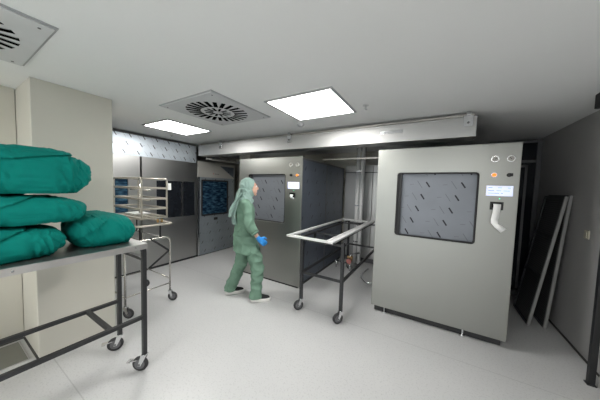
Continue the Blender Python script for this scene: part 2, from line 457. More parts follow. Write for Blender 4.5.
# ------------------------------------------------------------------ washers
def control_set(t, gx, mirror=False, paper='long'):
    """gx: x of the left gauge relative to the thing"""
    for i in range(2):
        gxx = gx+.0+.122*i
        bm = BM(); add_cyl(bm, (gxx,-.014,1.946), (gxx,0,1.946), .034, seg=28); g = link('gauge', bm, M['chrome'], t, bevel=.003)
        bm = BM(); add_cyl(bm, (gxx,-.016,1.946), (gxx,-.014,1.946), .024, seg=28); link('dial', bm, M['ltgrey'], g)
        bm = BM(); add_box(bm, (gxx-.002,-.018,1.942), (gxx+.002,-.016,1.968), Matrix.Rotation(.9-1.6*i, 3, 'Y'), (gxx,-.017,1.946)); link('needle', bm, M['blackp'], g)
    xl, xk = (gx+.118, gx+.005) if mirror else (gx+.002, gx+.118)
    bm = BM(); add_cyl(bm, (xl,-.008,1.785), (xl,0,1.785), .024, seg=20); b = link('lamp', bm, M['chrome'], t)
    bm = BM(); add_cyl(bm, (xl,-.022,1.785), (xl,-.008,1.785), .017, .013, seg=20); link('lens', bm, M['amber'], b)
    bm = BM(); add_cyl(bm, (xk,-.008,1.785), (xk,0,1.785), .02, seg=20); add_cyl(bm, (xk,-.03,1.785), (xk,-.008,1.785), .014, .012, seg=16)
    add_box(bm, (xk-.004,-.04,1.77), (xk+.022,-.028,1.80)); link('switch_knob', bm, M['blackp'], t)
    d0, d1 = gx-.047, gx+.153
    bm = BM(); add_box(bm, (d0-.006,-.006,1.571), (d1+.006,0,1.678)); d = link('display', bm, M['white'], t, bevel=.002)
    boxo('screen', (d0,-.008,1.577), (d1,-.006,1.672), M['screen'], d)
    bm = BM()
    for zz, xs in ((1.655, ((.01,.045),(.085,.12),(.16,.185))), (1.625, ((.01,.06),(.075,.115),(.13,.18))), (1.60, ((.01,.10),(.11,.13)))):
        for a, b in xs: add_box(bm, (d0+a,-.0088,zz-.003), (d0+b,-.008,zz+.003))
    link('screen_text', bm, M['screenbar'], d, split=True)
    bm = BM(); add_cyl(bm, (gx+.06,-.004,1.545), (gx+.06,0,1.545), .006, seg=10); link('indicator', bm, M['led'], t)
    bm = poly_plate([(gx-.012,1.43),(gx+.092,1.43),(gx+.092,1.512),(gx-.012,1.512)], [[(gx+.002,1.452),(gx+.078,1.452),(gx+.078,1.500),(gx+.002,1.500)]], .012)
    for v in bm.verts: v.co.y -= .012
    p = link('printer', bm, M['blackp'], t); 
    boxo('printer_slot', (gx,-.002,1.45), (gx+.08,0,1.502), M['black_hole'], p)
    bm = BM()
    if paper == 'long':
        prof = [(-.004,1.487,0,0),(-.026,1.492,0,0),(-.034,1.47,0,0),(-.030,1.40,-.004,-.02),(-.026,1.33,-.012,-.04),(-.028,1.292,-.010,-.06),(-.036,1.262,.020,.45),(-.044,1.225,.062,.75)]
    else:
        prof = [(-.004,1.47,0,0),(-.030,1.485,0,0),(-.046,1.472,.002,0),(-.050,1.445,.006,-.1),(-.040,1.42,.014,-.2),(-.026,1.428,.012,-.25),(-.024,1.444,.012,-.25)]
    prev = None
    for (y, z, sx, rot) in prof:
        w = .029
        a = V((gx+.04+sx-w*math.cos(rot), y, z-w*math.sin(rot))); b = V((gx+.04+sx+w*math.cos(rot), y-.004, z+w*math.sin(rot)))
        cur = (bm.verts.new(a), bm.verts.new(b))
        if prev: bm.faces.new((prev[0], prev[1], cur[1], cur[0]))
        prev = cur
    o = link('paper_strip', bm, M['paper'], p, smooth=True)
    s = o.modifiers.new('thick', 'SOLIDIFY'); s.thickness = .0008
def washer(x0, x1, yf, y1, z0, z1, wx0, wx1, wz0, wz1, label, gx, mirror, paper):
    t = thing('washer_disinfector', label, 'washer machine', (x0, yf, 0))
    W = x1-x0; D = y1-yf
    bm = BM(); add_box(bm, (.025,.075,z0+.02), (W-.025,D,z1-.015)); link('cabinet', bm, M['film_s'] if mirror else M['steel_side'], t, bevel=.004)
    a0, a1 = wx0-x0, wx1-x0
    bm = poly_plate([(0,z0),(W,z0),(W,z1),(0,z1)], [rrect(a0,wz0,a1,wz1,.035)], .03)
    f = link('front_panel', bm, M['steel'], t, bevel=.0035)
    bm = poly_plate(rrect(a0-.004,wz0-.004,a1+.004,wz1+.004,.038), [rrect(a0+.012,wz0+.012,a1-.012,wz1-.012,.028)], .05)
    for v in bm.verts: v.co.y += .006
    link('window_gasket', bm, M['blackp'], t)
    bm = BM(); add_box(bm, (a0-.01,.060,wz0-.01), (a1+.01,.072,wz1+.01)); link('sliding_window', bm, M['film_w'], t)
    boxo('window_jamb', (a0+.012,.022,wz0+.01), (a0+.05,.055,wz1-.01), M['blackp'], t)
    bm = BM(); add_box(bm, (.03,.06,0), (W-.03,D-.02,z0+.03)); link('plinth', bm, M['plinth'], t)
    if not mirror:
        for k, fx in enumerate((.16, W-.36)):
            bm = BM(); add_cyl(bm, (fx,.032,.0), (fx,.032,.02), .030, .026, seg=18); add_cyl(bm, (fx,.032,.02), (fx,.032,z0+.005), .009, seg=12)
            link('levelling_foot', bm, M['chrome'], t)
    bm = BM(); add_box(bm, (-.002,.004,z1-.002), (W+.002,.09,z1+.006)); link('top_cap', bm, M['steel'], t, bevel=.002)
    control_set(t, gx-x0, mirror, paper)
    return t
rm = washer(-.633,.718,3.0,4.9,.085,2.10,-.395,.405,1.045,1.815,
            'right-hand stainless steel washer with a long paper strip hanging from its printer', .517, False, 'long')
mm = washer(-3.065,-1.745,2.985,4.9,.028,2.07,-2.85,-2.05,1.01,1.805,
            'middle stainless steel washer directly in front of the person in green', -1.945, True, 'short')
# seam strips and side cover on the middle washer's side
bm = BM(); W = 1.32
add_box(bm, (W-.025,.97,.05), (W-.018,.985,2.03)); add_box(bm, (W-.025,.08,2.03), (W-.018,1.9,2.055))
link('side_seam', bm, M['wheelgrey'], mm, split=True)
bm = BM(); add_box(bm, (W-.025,.52,.72), (W-.017,.60,.80)); link('side_latch', bm, M['blackp'], mm, bevel=.002)
bm = BM(); add_box(bm, (.0,.012,.0), (1.29,.05,.026)); link('toe_strip', bm, M['blackp'], mm)
# tiny badge on right washer
# cross bar between machines
t = thing('cross_bar', 'thin grey steel bar spanning high between the middle and right washers', 'bar', (-1.74,3.75,2.10))
bm = BM(); add_box(bm, (-.026,0,0), (1.146,.03,.022)); link('bar', bm, M['tube'], t)

# --- left wall washers (fronts face +x, thing origin on floor at front plane)
t = thing('corner_washer', 'filmed grey washer with dark blue window in the left corner behind the person', 'washer machine', (-4.4,3.06,0))
bm = BM(); add_box(bm, (-1.0,.012,.02), (-.03,1.04,2.10)); link('cabinet', bm, M['steel_side'], t, bevel=.004)
bm = BM(); add_box(bm, (-.03,.012,1.76), (0,1.04,2.10)); link('header', bm, M['ltgrey'], t, bevel=.003)
bm = BM(); add_box(bm, (-.03,.012,.02), (.006,.055,1.76)); link('left_jamb', bm, M['chrome'], t, bevel=.003)
bm = BM(); add_box(bm, (-.03,.055,.02), (.0,1.04,.90)); add_box(bm, (-.03,.055,.90), (0,.10,1.76)); add_box(bm, (-.03,.84,.90), (0,1.04,1.76)); add_box(bm, (-.03,.10,1.70), (0,.84,1.76))
link('door', bm, M['film_d'], t)
bm = poly_plate(rrect(.095,.895,.845,1.705,.03), [rrect(.125,.925,.815,1.675,.02)], .018)
for v in bm.verts: x, y, z = v.co; v.co = V((.008-y, x, z))
link('window_gasket', bm, M['blackp'], t)
boxo('window', (-.028,.10,.90), (-.012,.84,1.70), M['blue'], t)
boxo('door_pull', (0,.43,.775), (.014,.53,.835), M['blackp'], t, bevel=.006)
boxo('kick_plate', (-.05,.0,.0), (-.02,1.04,.035), M['plinth'], t)
bm = BM(); vs = [bm.verts.new(p) for p in ((.002,.60,2.04),(.002,1.02,2.04),(.002,1.02,1.78))]; bm.faces.new(vs)
r = bmesh.ops.extrude_face_region(bm, geom=bm.faces[:]); bmesh.ops.translate(bm, verts=[g for g in r['geom'] if isinstance(g, bmesh.types.BMVert)], vec=(.002,0,0))
link('film_flap', bm, M['film_s'], t)
bm = BM(); add_box(bm, (.0,.40,1.835), (.003,.422,1.862)); link('badge_mark', bm, M['lip'], t)
bm = BM()
for k in range(3): add_box(bm, (0,.45+.045*k,1.838), (.003,.478+.045*k,1.855))
link('badge_letters', bm, M['wheelgrey'], t)

t = thing('wide_wall_washer', 'wide steel cabinet front with dark window band, left of the corner washer', 'washer machine', (-4.4,1.985,0))
bm = BM(); add_box(bm, (-1.0,0,.02), (-.03,1.06,2.05)); link('cabinet', bm, M['steel_side'], t)
bm = BM(); add_box(bm, (-.03,0,1.645), (0,1.06,2.05)); link('upper_panel', bm, M['steel_side'], t, bevel=.003)
bm = BM(); add_box(bm, (-.03,0,.045), (0,1.06,.93)); link('lower_panel', bm, M['steel_side'], t, bevel=.003)
bm = BM(); add_box(bm, (-.03,0,.93), (0,.24,1.645)); add_box(bm, (-.03,1.02,.93), (0,1.06,1.645)); link('window_surround', bm, M['steel_side'], t, split=True)
boxo('window', (-.028,.24,.93), (-.018,1.02,1.645), M['darkglass'], t)
bm = BM(); add_box(bm, (-.018,.73,.93), (.004,.755,1.645)); link('window_mullion', bm, M['tube'], t)
boxo('latch', (0,.44,1.47), (.02,.50,1.60), M['white'], t, bevel=.004)
boxo('kick_plate', (-.05,0,0), (-.02,1.06,.04), M['plinth'], t)
t = thing('far_wall_washer', 'stainless steel washer with blue window seen through the rack, half hidden by the column', 'washer machine', (-4.4,.9,0))
bm = BM(); add_box(bm, (-1.0,0,.02), (-.03,1.055,2.05)); link('cabinet', bm, M['steel_side'], t)
bm = poly_plate([(0,.045),(1.055,.045),(1.055,2.05),(0,2.05)], [rrect(.17,1.05,.88,1.66,.03)], .03)
for v in bm.verts: x, y, z = v.co; v.co = V((-y, x, z))
link('front_panel', bm, M['steel_side'], t)
boxo('window', (-.035,.16,1.04), (-.028,.89,1.67), M['blue'], t)
boxo('kick_plate', (-.05,0,0), (-.02,1.055,.04), M['plinth'], t)
# upright behind corner
t = thing('corner_post', 'cream painted upright between the corner washer and the middle washer', 'post', (-4.32,4.36,0))
boxo('post', (-.1,-.08,0), (.30,.08,2.42), M['cream'], t, bevel=.004)

# --- back of the bay between the washers
t = thing('rear_steel_panel', 'tall stainless steel panel at the back of the bay between the two washers', 'panel', (-1.74,4.94,0))
bm = BM(); add_box(bm, (0,0,.02), (.60,.03,2.12)); add_box(bm, (.61,0,.02), (1.14,.03,2.12)); link('sheet', bm, M['steel_side'], t, bevel=.003, split=True)
bm = BM(); add_box(bm, (0,-.02,1.95), (1.14,0,1.97)); add_box(bm, (0,-.03,0), (1.14,-.005,.09)); link('rail', bm, M['wheelgrey'], t, split=True)
t = thing('white_pipe', 'pair of white pipes rising to the ceiling behind the empty trolley', 'pipe', (-1.31,4.6,0))
for k, (x, r) in enumerate(((-.05,.036),(.04,.042))):
    bm = BM(); add_tube(bm, [(x,0,.06),(x,0,1.2),(x+.01*k,0,CEIL)], r, 12); link('pipe', bm, M['white'], t, smooth=True)
bm = BM()
for z in (.5,1.25,1.95): add_box(bm, (-.08,-.035,z), (.07,.035,z+.025))
link('clamp', bm, M['chrome'], t, split=True)
t = thing('valve_set', 'low cluster of brass and steel valves on the floor behind the empty trolley', 'valve', (-1.34,4.25,0))
bm = BM(); add_tube(bm, round_path([(-.35,.1,.12),(.0,.0,.12),(.0,.0,.32),(.12,.2,.32)], .05), .018, 10); add_tube(bm, [(-.30,.06,0),(-.30,.06,.12)], .018, 10); add_tube(bm, [(0,0,0),(0,0,.14)], .02, 10)
link('pipe_run', bm, M['chrome'], t, smooth=True, split=True)
bm = BM(); add_cyl(bm, (0,-.05,.20), (0,.05,.20), .035); add_cyl(bm, (-.05,0,.26), (.05,0,.26), .026); link('valve_body', bm, M['brass'], t, split=True)
bm = BM(); add_cyl(bm, (0,-.075,.20), (0,-.06,.20), .05, seg=16); link('hand_wheel', bm, M['lip'], t)
bm = BM(); add_tube(bm, round_path([(.3,.25,.02),(.25,-.2,.02),(.45,-.5,.02),(.65,-.3,.02)], .15), .012, 8); link('hose', bm, M['chrome'], t, smooth=True)

# --- dark glazed partition right of the right washer
t = thing('glazed_partition', 'dark glazed partition in the shadow between the right washer and the right wall', 'partition', (.74,4.74,0))
bm = BM()
for lo, hi in (((0,0,0),(.04,.05,2.42)), ((.56,0,0),(.615,.05,2.42)), ((.04,0,2.08),(.56,.05,2.12)), ((.04,0,2.38),(.56,.05,2.42)), ((.04,0,0),(.56,.05,.08))): add_box(bm, lo, hi)
link('frame', bm, M['wheelgrey'], t, bevel=.003)
boxo('glass', (.04,.02,.08), (.56,.03,2.08), M['darkglass'], t)
boxo('fanlight', (.04,.02,2.12), (.56,.03,2.38), M['darkglass'], t)
bm = BM(); add_box(bm, (.44,-.006,.12), (.47,.0,2.04)); add_box(bm, (.10,-.006,2.01), (.47,0,2.04)); link('inner_trim', bm, M['wheelgrey'], t, split=True)

# --- framed mesh panels leaning on right wall
def leaning(xb, y0, xt, zt, wid, label, rz):
    t = thing('mesh_panel', label, 'panel', (xb, y0, 0), rz, 'mesh panels leaning on the right wall')
    L = math.hypot(xt-xb, zt)
    Rm = Matrix.Rotation(math.atan2(xt-xb, zt), 3, 'Y')
    def b(name, boxes, mat, bev=0):
        bm = BM()
        for lo, hi in boxes: add_box(bm, lo, hi)
        for v in bm.verts: v.co = Rm @ v.co
        return link(name, bm, mat, t, bevel=bev, split=True)
    b('front_stile', [((-.014,0,.006),(.014,.028,L))], M['stile'], .002)
    b('rear_stile', [((-.015,wid-.03,.006),(.015,wid,L))], M['black'])
    b('rail', [((-.015,.028,z),(.015,wid-.03,z+.03)) for z in (.006, L*.37, L*.68, L-.03)], M['black'])
    b('mesh', [((-.003,.028,.036),(.003,wid-.03,L-.03))], M['filt'])
    return t
leaning(1.075,3.72,1.295,1.585,.55, 'left one of two black mesh panels with grey stiles leaning on the right wall', 0)
leaning(1.225,3.74,1.335,1.60,.55, 'right one of two black mesh panels with grey stiles, closest to the right wall', 0)
bm = BM()
# --- things on the right edge
t = thing('wall_switch', 'small beige switch on the right wall beside the leaning mesh panels', 'switch', (1.36,3.43,1.21))
boxo('plate', (-.012,-.04,-.045), (0,.04,.045), M['beigesw'], t, bevel=.003)
boxo('rocker', (-.020,-.022,-.03), (-.012,.022,.03), M['beigesw'], t, bevel=.002)
t = thing('black_post', 'slim black steel post standing at the right edge beside the right wall', 'post', (1.235,2.86,0))
boxo('post', (-.02,-.02,.0), (.02,.02,2.2), M['black'], t, bevel=.002)
boxo('foot', (-.028,-.028,0), (.028,.028,.008), M['black'], t)
t = thing('low_side_panel', 'pale grey low panel right behind the black post at the right edge', 'panel', (1.262,2.72,0))
boxo('panel', (0,-.5,.02), (.03,.10,.80), M['ltgrey'], t, bevel=.003)
boxo('top_edge', (-.004,-.5,.80), (.034,.10,.83), M['tube'], t)
t = thing('ceiling_box', 'black box mounted under the ceiling at the upper right edge', 'box', (1.22,2.86,2.33))
boxo('housing', (-.10,-.06,0), (.12,.06,.12), M['blackp'], t, bevel=.006)
bm = BM(); add_cyl(bm, (-.04,-.062,.04), (-.04,-.058,.04), .015, seg=12); link('lens', bm, M['darkglass'], t)

# ------------------------------------------------------------------ casters
def caster(parent, x, y, ztop, R=.05, yaw=0., brake=True, wt=.026):
    """part 'caster' with wheel, disc, brake pedal as sub-parts; stem rises to ztop"""
    M4 = Matrix.Translation((x, y, 0)) @ Matrix.Rotation(yaw, 4, 'Z')
    def fin(bm):
        bmesh.ops.transform(bm, matrix=M4, verts=bm.verts)
    off = -.034
    bm = BM()
    zt = 2*R+.014
    add_box(bm, (-.022,-.022,zt), (.022,.022,zt+.006)); add_cyl(bm, (0,0,zt+.006), (0,0,ztop), .010, seg=12); add_cyl(bm, (0,0,zt-.002), (0,0,zt+.010), .022, seg=18)
    for s in (-1, 1):
        q = [(off-.012, R-.012), (off+.012, R-.012), (.022, zt), (-.022, zt)]
        a = [bm.verts.new((px, s*(wt/2+.004), pz)) for px, pz in q]; b = [bm.verts.new((px, s*(wt/2+.0075), pz)) for px, pz in q]
        bm.faces.new(a); bm.faces.new(b)
        for k in range(4): bm.faces.new((a[k], a[(k+1) % 4], b[(k+1) % 4], b[k]))
    fin(bm); f = link('caster', bm, M['chrome'], parent)
    bm = BM(); add_cyl(bm, (off,-wt/2,R), (off,wt/2,R), R, seg=32)
    bmesh.ops.bevel(bm, geom=[e for e in bm.edges if len(e.link_faces)==2 and e.calc_face_angle(0) > 1], offset=.006, segments=3, affect='EDGES')
    fin(bm); link('wheel', bm, M['rubber'], f, smooth=True)
    bm = BM(); add_cyl(bm, (off,-wt/2-.002,R), (off,wt/2+.002,R), R*.66, seg=24); add_cyl(bm, (off,-wt/2-.010,R), (off,wt/2+.010,R), .008, seg=12)
    fin(bm); link('wheel_disc', bm, M['wheelgrey'], f)
    if brake:
        bm = BM(); add_box(bm, (off-.095,-.018,R*1.55), (off-.02,.018,R*1.55+.006), Matrix.Rotation(-.25, 3, 'Y'), (off-.02,0,R*1.55)); add_box(bm, (off-.10,-.024,R*1.28), (off-.075,.024,R*1.28+.008))
        fin(bm); link('brake_pedal', bm, M['chrome'], f)
    return f

# ------------------------------------------------------------------ linen cart (left foreground)
t = thing('linen_cart', 'long steel-topped cart with black tube legs carrying teal bundles', 'cart', (-2.32,0,0))
HX = .28; Y1 = .95; Y0 = -.95; ZT = 1.098
bm = BM(); add_box(bm, (-.31,Y0-.03,ZT-.006), (.30,Y1+.0,ZT)); 
add_box(bm, (.296,Y0-.03,ZT-.046), (.300,Y1,ZT-.006)); add_box(bm, (-.31,Y0-.03,ZT-.046), (-.306,Y1,ZT-.006)); add_box(bm, (-.306,Y1-.004,ZT-.046), (.296,Y1,ZT-.006))
add_box(bm, (.284,Y0-.03,ZT-.046), (.296,Y1-.004,ZT-.033))
link('table_top', bm, M['steel_rough'], t, bevel=.0015)
RX = {1: HX, -1: .185}
for sx in (1,-1):
    bm = BM(); zt = ZT-.025
    pts = round_path([(sx*RX[sx]-.0,Y1-.022,.13),(sx*RX[sx],Y1-.022,zt),(sx*RX[sx],Y0+.005,zt),(sx*RX[sx],Y0+.005,.13)], .05, 6)
    add_tube(bm, pts, .0155, square=True); link('leg_frame', bm, M['black'], t)
    bm = BM(); add_tube(bm, [(sx*RX[sx],Y1-.02,.475),(sx*RX[sx],Y0+.02,.475)], .014, square=True); link('lower_rail', bm, M['black'], t)
for y in (.70,-.70):
    bm = BM(); add_tube(bm, [(-RX[-1]+.014,y,.475),(RX[1]-.014,y,.475)], .014, square=True); link('cross_bar', bm, M['black'], t)
for y in (Y1-.022,Y0+.005):
    bm = BM(); add_tube(bm, [(-RX[-1]+.015,y,.965),(RX[1]-.015,y,.965)], .012, square=True); link('end_bar', bm, M['black'], t)
bm = BM()
for y in (.25,.86): add_cyl(bm, (.300,y,ZT-.022), (.303,y,ZT-.022), .006, seg=10)
link('rivet', bm, M['chrome'], t, split=True)
for sx in (1,-1):
    for y in (Y1-.022, Y0+.005):
        caster(t, sx*RX[sx], y, .15, .062, math.radians(35 if sx > 0 else 62), True)

# --- teal wrapped bundles
def bundle(name_label, lo, hi, seed, flap, rz=0., e=.42, taper=0., wr=1.):
    lo, hi = V(lo), V(hi); c = (lo+hi)/2; h = (hi-lo)/2
    t = thing('linen_bundle', name_label, 'bundle', (c.x, c.y, lo.z), rz, 'teal wrapped bundles on the long cart')
    bm = BM(); bmesh.ops.create_cube(bm, size=2.)
    bmesh.ops.subdivide_edges(bm, edges=bm.edges[:], cuts=78, use_grid_fill=True)
    def spow(a, p): return math.copysign(abs(a)**p, a)
    off = V((seed*3.1, seed*1.7, seed*.9))
    for v in bm.verts:
        n = v.co.normalized()
        hx = math.hypot(n.x, n.y)
        x = spow(n.x/hx if hx > 1e-6 else 0, e)*hx**.5; y = spow(n.y/hx if hx > 1e-6 else 0, e)*hx**.5
        z = spow(n.z, .72)
        # pull the ends in like a tied parcel
        k = 1-taper*abs(y)**3
        p = V((x*h.x, y*h.y, z*h.z*k))
        if z < 0: p.z = max(p.z*1.25, -h.z) 
        v.co = p
    bm.normal_update()
    moves = []
    for v in bm.verts:
        p = v.co
        big = noise.noise(p*5+off)*.014
        # gathered pleats radiating from the side seam
        q = V((p.x*6, p.y*26+p.z*9, p.z*5))+off
        pleat = (1-abs(noise.noise(q)))**3*.017
        fine = noise.noise(V((p.x*16, p.y*55+p.z*30, p.z*14))+off)*.0045*wr
        side = max(0, 1-abs(v.normal.z)*.65)
        crease = -.012*max(0, 1-abs(noise.noise(V((p.x*6, p.y*15, p.z*5))+off*2))*8)-.007*max(0, 1-abs(noise.noise(V((p.x*14, p.y*30+p.z*12, p.z*10))+off))*6)
        moves.append((v, v.normal*(big+pleat*side+fine+crease*.7*wr)))
    for v, d in moves: v.co += d
    for v in bm.verts: v.co.z = min(max(v.co.z, -h.z+.003), h.z+.02) + h.z
    body = bm.copy()
    link('wrapped_body', bm, M['teal'], t, smooth=True)
    # overlapping flap: upper part of the surface, cut along slanted planes, lifted off
    z0, sl, ymax = flap
    n1 = V((0,-sl,1)).normalized()
    for co, no in (((0,0,z0), n1), ((0,ymax,0), V((.25,-1,.25)).normalized())):
        bmesh.ops.bisect_plane(body, geom=body.verts[:]+body.edges[:]+body.faces[:], plane_co=co, plane_no=no, clear_inner=True)
    body.normal_update()
    mv = [(v, v.normal*(.006+.003*noise.noise(v.co*9+off))) for v in body.verts]
    for v, d in mv: v.co += d
    o = link('wrap_flap', body, M['tealdk'], t, smooth=True)
    s = o.modifiers.new('thick', 'SOLIDIFY'); s.thickness = .006; s.offset = 1
    return t
bundle('teal cloth bundle on top of the stack', (-2.60,.08,1.506), (-2.11,.650,1.795), 1, (.228,.20,.17), 0, .42, .30)
bundle('teal cloth bundle in the middle of the stack, under the topmost one', (-2.60,.07,1.312), (-2.11,.615,1.485), 2, (.165,.42,.05), 0, .38, .1, .8)
bundle('teal cloth bundle at the bottom of the stack, lying on the steel top', (-2.60,-.02,1.100), (-2.09,.500,1.292), 3, (.150,.40,.10), 0, .42, .15)
bundle('teal cloth bundle lying alone at the end of the steel top, right of the stack', (-2.575,.555,1.100), (-2.115,.925,1.335), 4, (.215,.75,.10), 0, .50, .30, .4)

# ------------------------------------------------------------------ transfer trolley (middle)
t = thing('transfer_trolley', 'empty black-legged transfer trolley with two bright top rails between the washers', 'trolley', (-1.17,2.5,0))
LX = .275; TX = {-1: -.25, 1: .295}; LY = 1.85
for sx in (-1,1):
    for y in (0,LY):
        bm = BM(); add_tube(bm, [(TX[sx],y,.145),(TX[sx],y,.965)], .018, square=True); link('leg', bm, M['black'], t)
        caster(t, TX[sx], y, .15, .064, math.radians(50 if y == 0 else 150), False, .030)
    bm = BM(); add_tube(bm, [(TX[sx],.016,.50),(TX[sx],LY-.016,.50)], .014, square=True); link('side_bar', bm, M['black'], t)
for y in (0, LY):
    bm = BM(); add_tube(bm, [(TX[-1]+.016,y,.50),(TX[1]-.016,y,.50)], .013, square=True); link('cross_bar', bm, M['black'], t)
    bm = BM(); add_tube(bm, [(TX[-1]+.016,y,.93),(TX[1]-.016,y,.93)], .013, square=True); link('cross_bar', bm, M['black'], t)
bm = BM()
# right channel rail: broad, with raised inner edge
prof = [(.13,.975),(.13,.99),(.150,1.006),(.165,1.006),(.175,.995),(.235,.995),(.228,.985),(.228,.967),(.222,.967),(.222,.975)]
a = [bm.verts.new((x,-.16,z)) for x, z in prof]; b = [bm.verts.new((x,LY+.06,z)) for x, z in prof]
bm.faces.new(a); bm.faces.new(b)
for k in range(len(prof)): bm.faces.new((a[k], a[(k+1) % len(prof)], b[(k+1) % len(prof)], b[k]))
bmesh.ops.transform(bm, matrix=Matrix.Translation((.0,0,0)), verts=bm.verts)
link('top_rail', bm, M['alu'], t)
bm = BM(); add_box(bm, (-.41,-.13,.97), (-.36,LY+.06,.995)); link('top_rail', bm, M['alu'], t, bevel=.003)
bm = BM(); vs = [( -.41,-.14),(.228,-.16),(.228,-.125),(.13,-.10),(-.16,-.09),(-.41,-.075)]
a = [bm.verts.new((x,y,.972)) for x, y in vs]; b = [bm.verts.new((x,y,.992)) for x, y in vs]
bm.faces.new(a); bm.faces.new(b)
for k in range(len(vs)): bm.faces.new((a[k], a[(k+1) % len(vs)], b[(k+1) % len(vs)], b[k]))
link('end_plate', bm, M['alu'], t)
bm = BM(); add_box(bm, (-.36,LY-.02,.972), (.13,LY+.06,.992)); link('end_plate', bm, M['alu'], t)
bm = BM()
for y in (.35,1.5): add_box(bm, (-.36,y,.955), (.13,y+.03,.97))
link('stop_bar', bm, M['black'], t, split=True)
bm = BM(); add_tube(bm, [(-LX-.0,-.0,.957),(-LX,LY,.957)], .012, square=True); add_tube(bm, [(LX-.075,-.0,.957),(LX-.075,LY,.957)], .012, square=True); link('rail_support', bm, M['black'], t, split=True)

# ------------------------------------------------------------------ rack trolley (left rear)
t = thing('rack_trolley', 'thin-tubed stainless trolley standing behind the column with the washing rack on it', 'trolley', (-3.03,1.70,0))
X1 = -.73; YN = -.52
for x in (0, X1):
    bm = BM(); add_tube(bm, round_path([(x,0,.11),(x,0,.885),(x,YN,.885),(x,YN,.11)], .07, 7), .0115, 10); link('end_frame', bm, M['tube'], t, smooth=True)
    bm = BM(); add_tube(bm, [(x,0,.245),(x,YN,.245)], .008, 8); link('end_rail', bm, M['tube'], t, smooth=True)
for y in (0, YN):
    bm = BM(); add_tube(bm, [(0,y,.31 if y == 0 else .245),(X1,y,.31 if y == 0 else .245)], .008, 8); link('side_rail', bm, M['tube'], t, smooth=True)
    for x in (0, X1): caster(t, x, y, .15, .06, math.radians(215), False, .022)
bm = BM(); add_tube(bm, round_path([(.0,-.25,.90),(.015,-.02,.70),(.015,-.27,.53)], .02, 4), .012, 8); link('black_handle', bm, M['rubber'], t, smooth=True)
bm = BM()
add_tube(bm, round_path([(.02,.02,1.065),(.02,-.40,1.065),(X1-.02,-.40,1.065),(X1-.02,.02,1.065)], .05, 5, True), .014, 10, closed=True); link('tray_rail', bm, M['creamtube'], t, smooth=True)
for x in (-.05, X1+.05):
    for y in (-.10,-.34):
        bm = BM(); add_tube(bm, [(x,y,.885),(x,y,1.06)], .009, 8); link('strut', bm, M['black'], t)
for y in (-.10,-.34):
    bm = BM(); add_tube(bm, [(0,y,.885),(X1,y,.885)], .009, 8); link('top_rail', bm, M['tube'], t)

t = thing('washing_rack', 'multi-level steel washing rack with horizontal rails in front of the blue window', 'rack', (-3.03,1.66,1.08))
X1 = -.76; YN = -.30
bm = BM()
for y in (0, YN, YN/2): add_box(bm, (X1,y-.012,.06), (0,y+.012,.085))
for k in range(6): add_box(bm, (X1*k/5-.010,YN,.066), (X1*k/5+.010,0,.08))
link('deck', bm, M['creamtube'], t, split=True)
for y in (0, YN):
    bm = BM(); add_tube(bm, round_path([(0,y,.085),(0,y,.575),(X1,y,.575),(X1,y,.085)], .05, 6), .0105, 10); link('hoop', bm, M['creamtube'], t, smooth=True)
for z in (.19,.315,.45):
    bm = BM()
    for y in (0, YN): add_box(bm, (X1,y-.005,z-.013), (0,y+.005,z+.013))
    for x in (0, X1): add_box(bm, (x-.005,YN,z-.010), (x+.005,0,z+.010))
    link('level_rail', bm, M['creamtube'], t, bevel=.002, split=True)
bm = BM(); add_tube(bm, [(0,0,.565),(0,YN,.572)], .0095, 8); add_tube(bm, [(X1,0,.57),(X1,YN,.57)], .0095, 8); link('top_tube', bm, M['creamtube'], t, smooth=True, split=True)
bm = BM(); add_tube(bm, [(X1/2,YN/2,.085),(X1/2,YN/2,.50)], .014, 10)
for z in (.16,.29,.42): add_tube(bm, [(X1*.85,YN/2,z),(X1*.15,YN/2,z)], .008, 8)
link('spray_arm', bm, M['tube'], t, smooth=True, split=True)
bm = BM(); add_cyl(bm, (-.01,-.06,.01), (-.01,-.06,.055), .014, seg=12); add_cyl(bm, (-.01,-.11,.01), (-.01,-.11,.055), .014, seg=12); link('coupling', bm, M['brass'], t, split=True)
tb = boxo('instrument_tray', (-3.62,1.42,1.167), (-3.36,1.62,1.187), M['white'], bevel=.004)
tag(tb, 'flat white tray lying on the deck of the washing rack', 'tray')

# ------------------------------------------------------------------ person
P = thing('person', 'person in green scrubs, sage headscarf and blue gloves facing the middle washer', 'person', (-2.29,2.345,0), math.radians(-40))
def limb(bm, pts, rad, n=20):
    """tapered round limb through points, with rounded ends"""
    P3 = [V(p) for p in pts]; out = []; rr = []
    for i in range(len(P3)-1):
        for k in range(6):
            q = k/6; out.append(P3[i].lerp(P3[i+1], q)); rr.append(rad[i]*(1-q)+rad[i+1]*q)
    out.append(P3[-1]); rr.append(rad[-1])
    for _ in range(3):
        out = [out[0]]+[(out[i-1]+out[i]*2+out[i+1])/4 for i in range(1, len(out)-1)]+[out[-1]]
    add_tube(bm, out, rr, n)
    add_sphere(bm, out[0], rr[0]*.98, 14); add_sphere(bm, out[-1], rr[-1]*.98, 14)
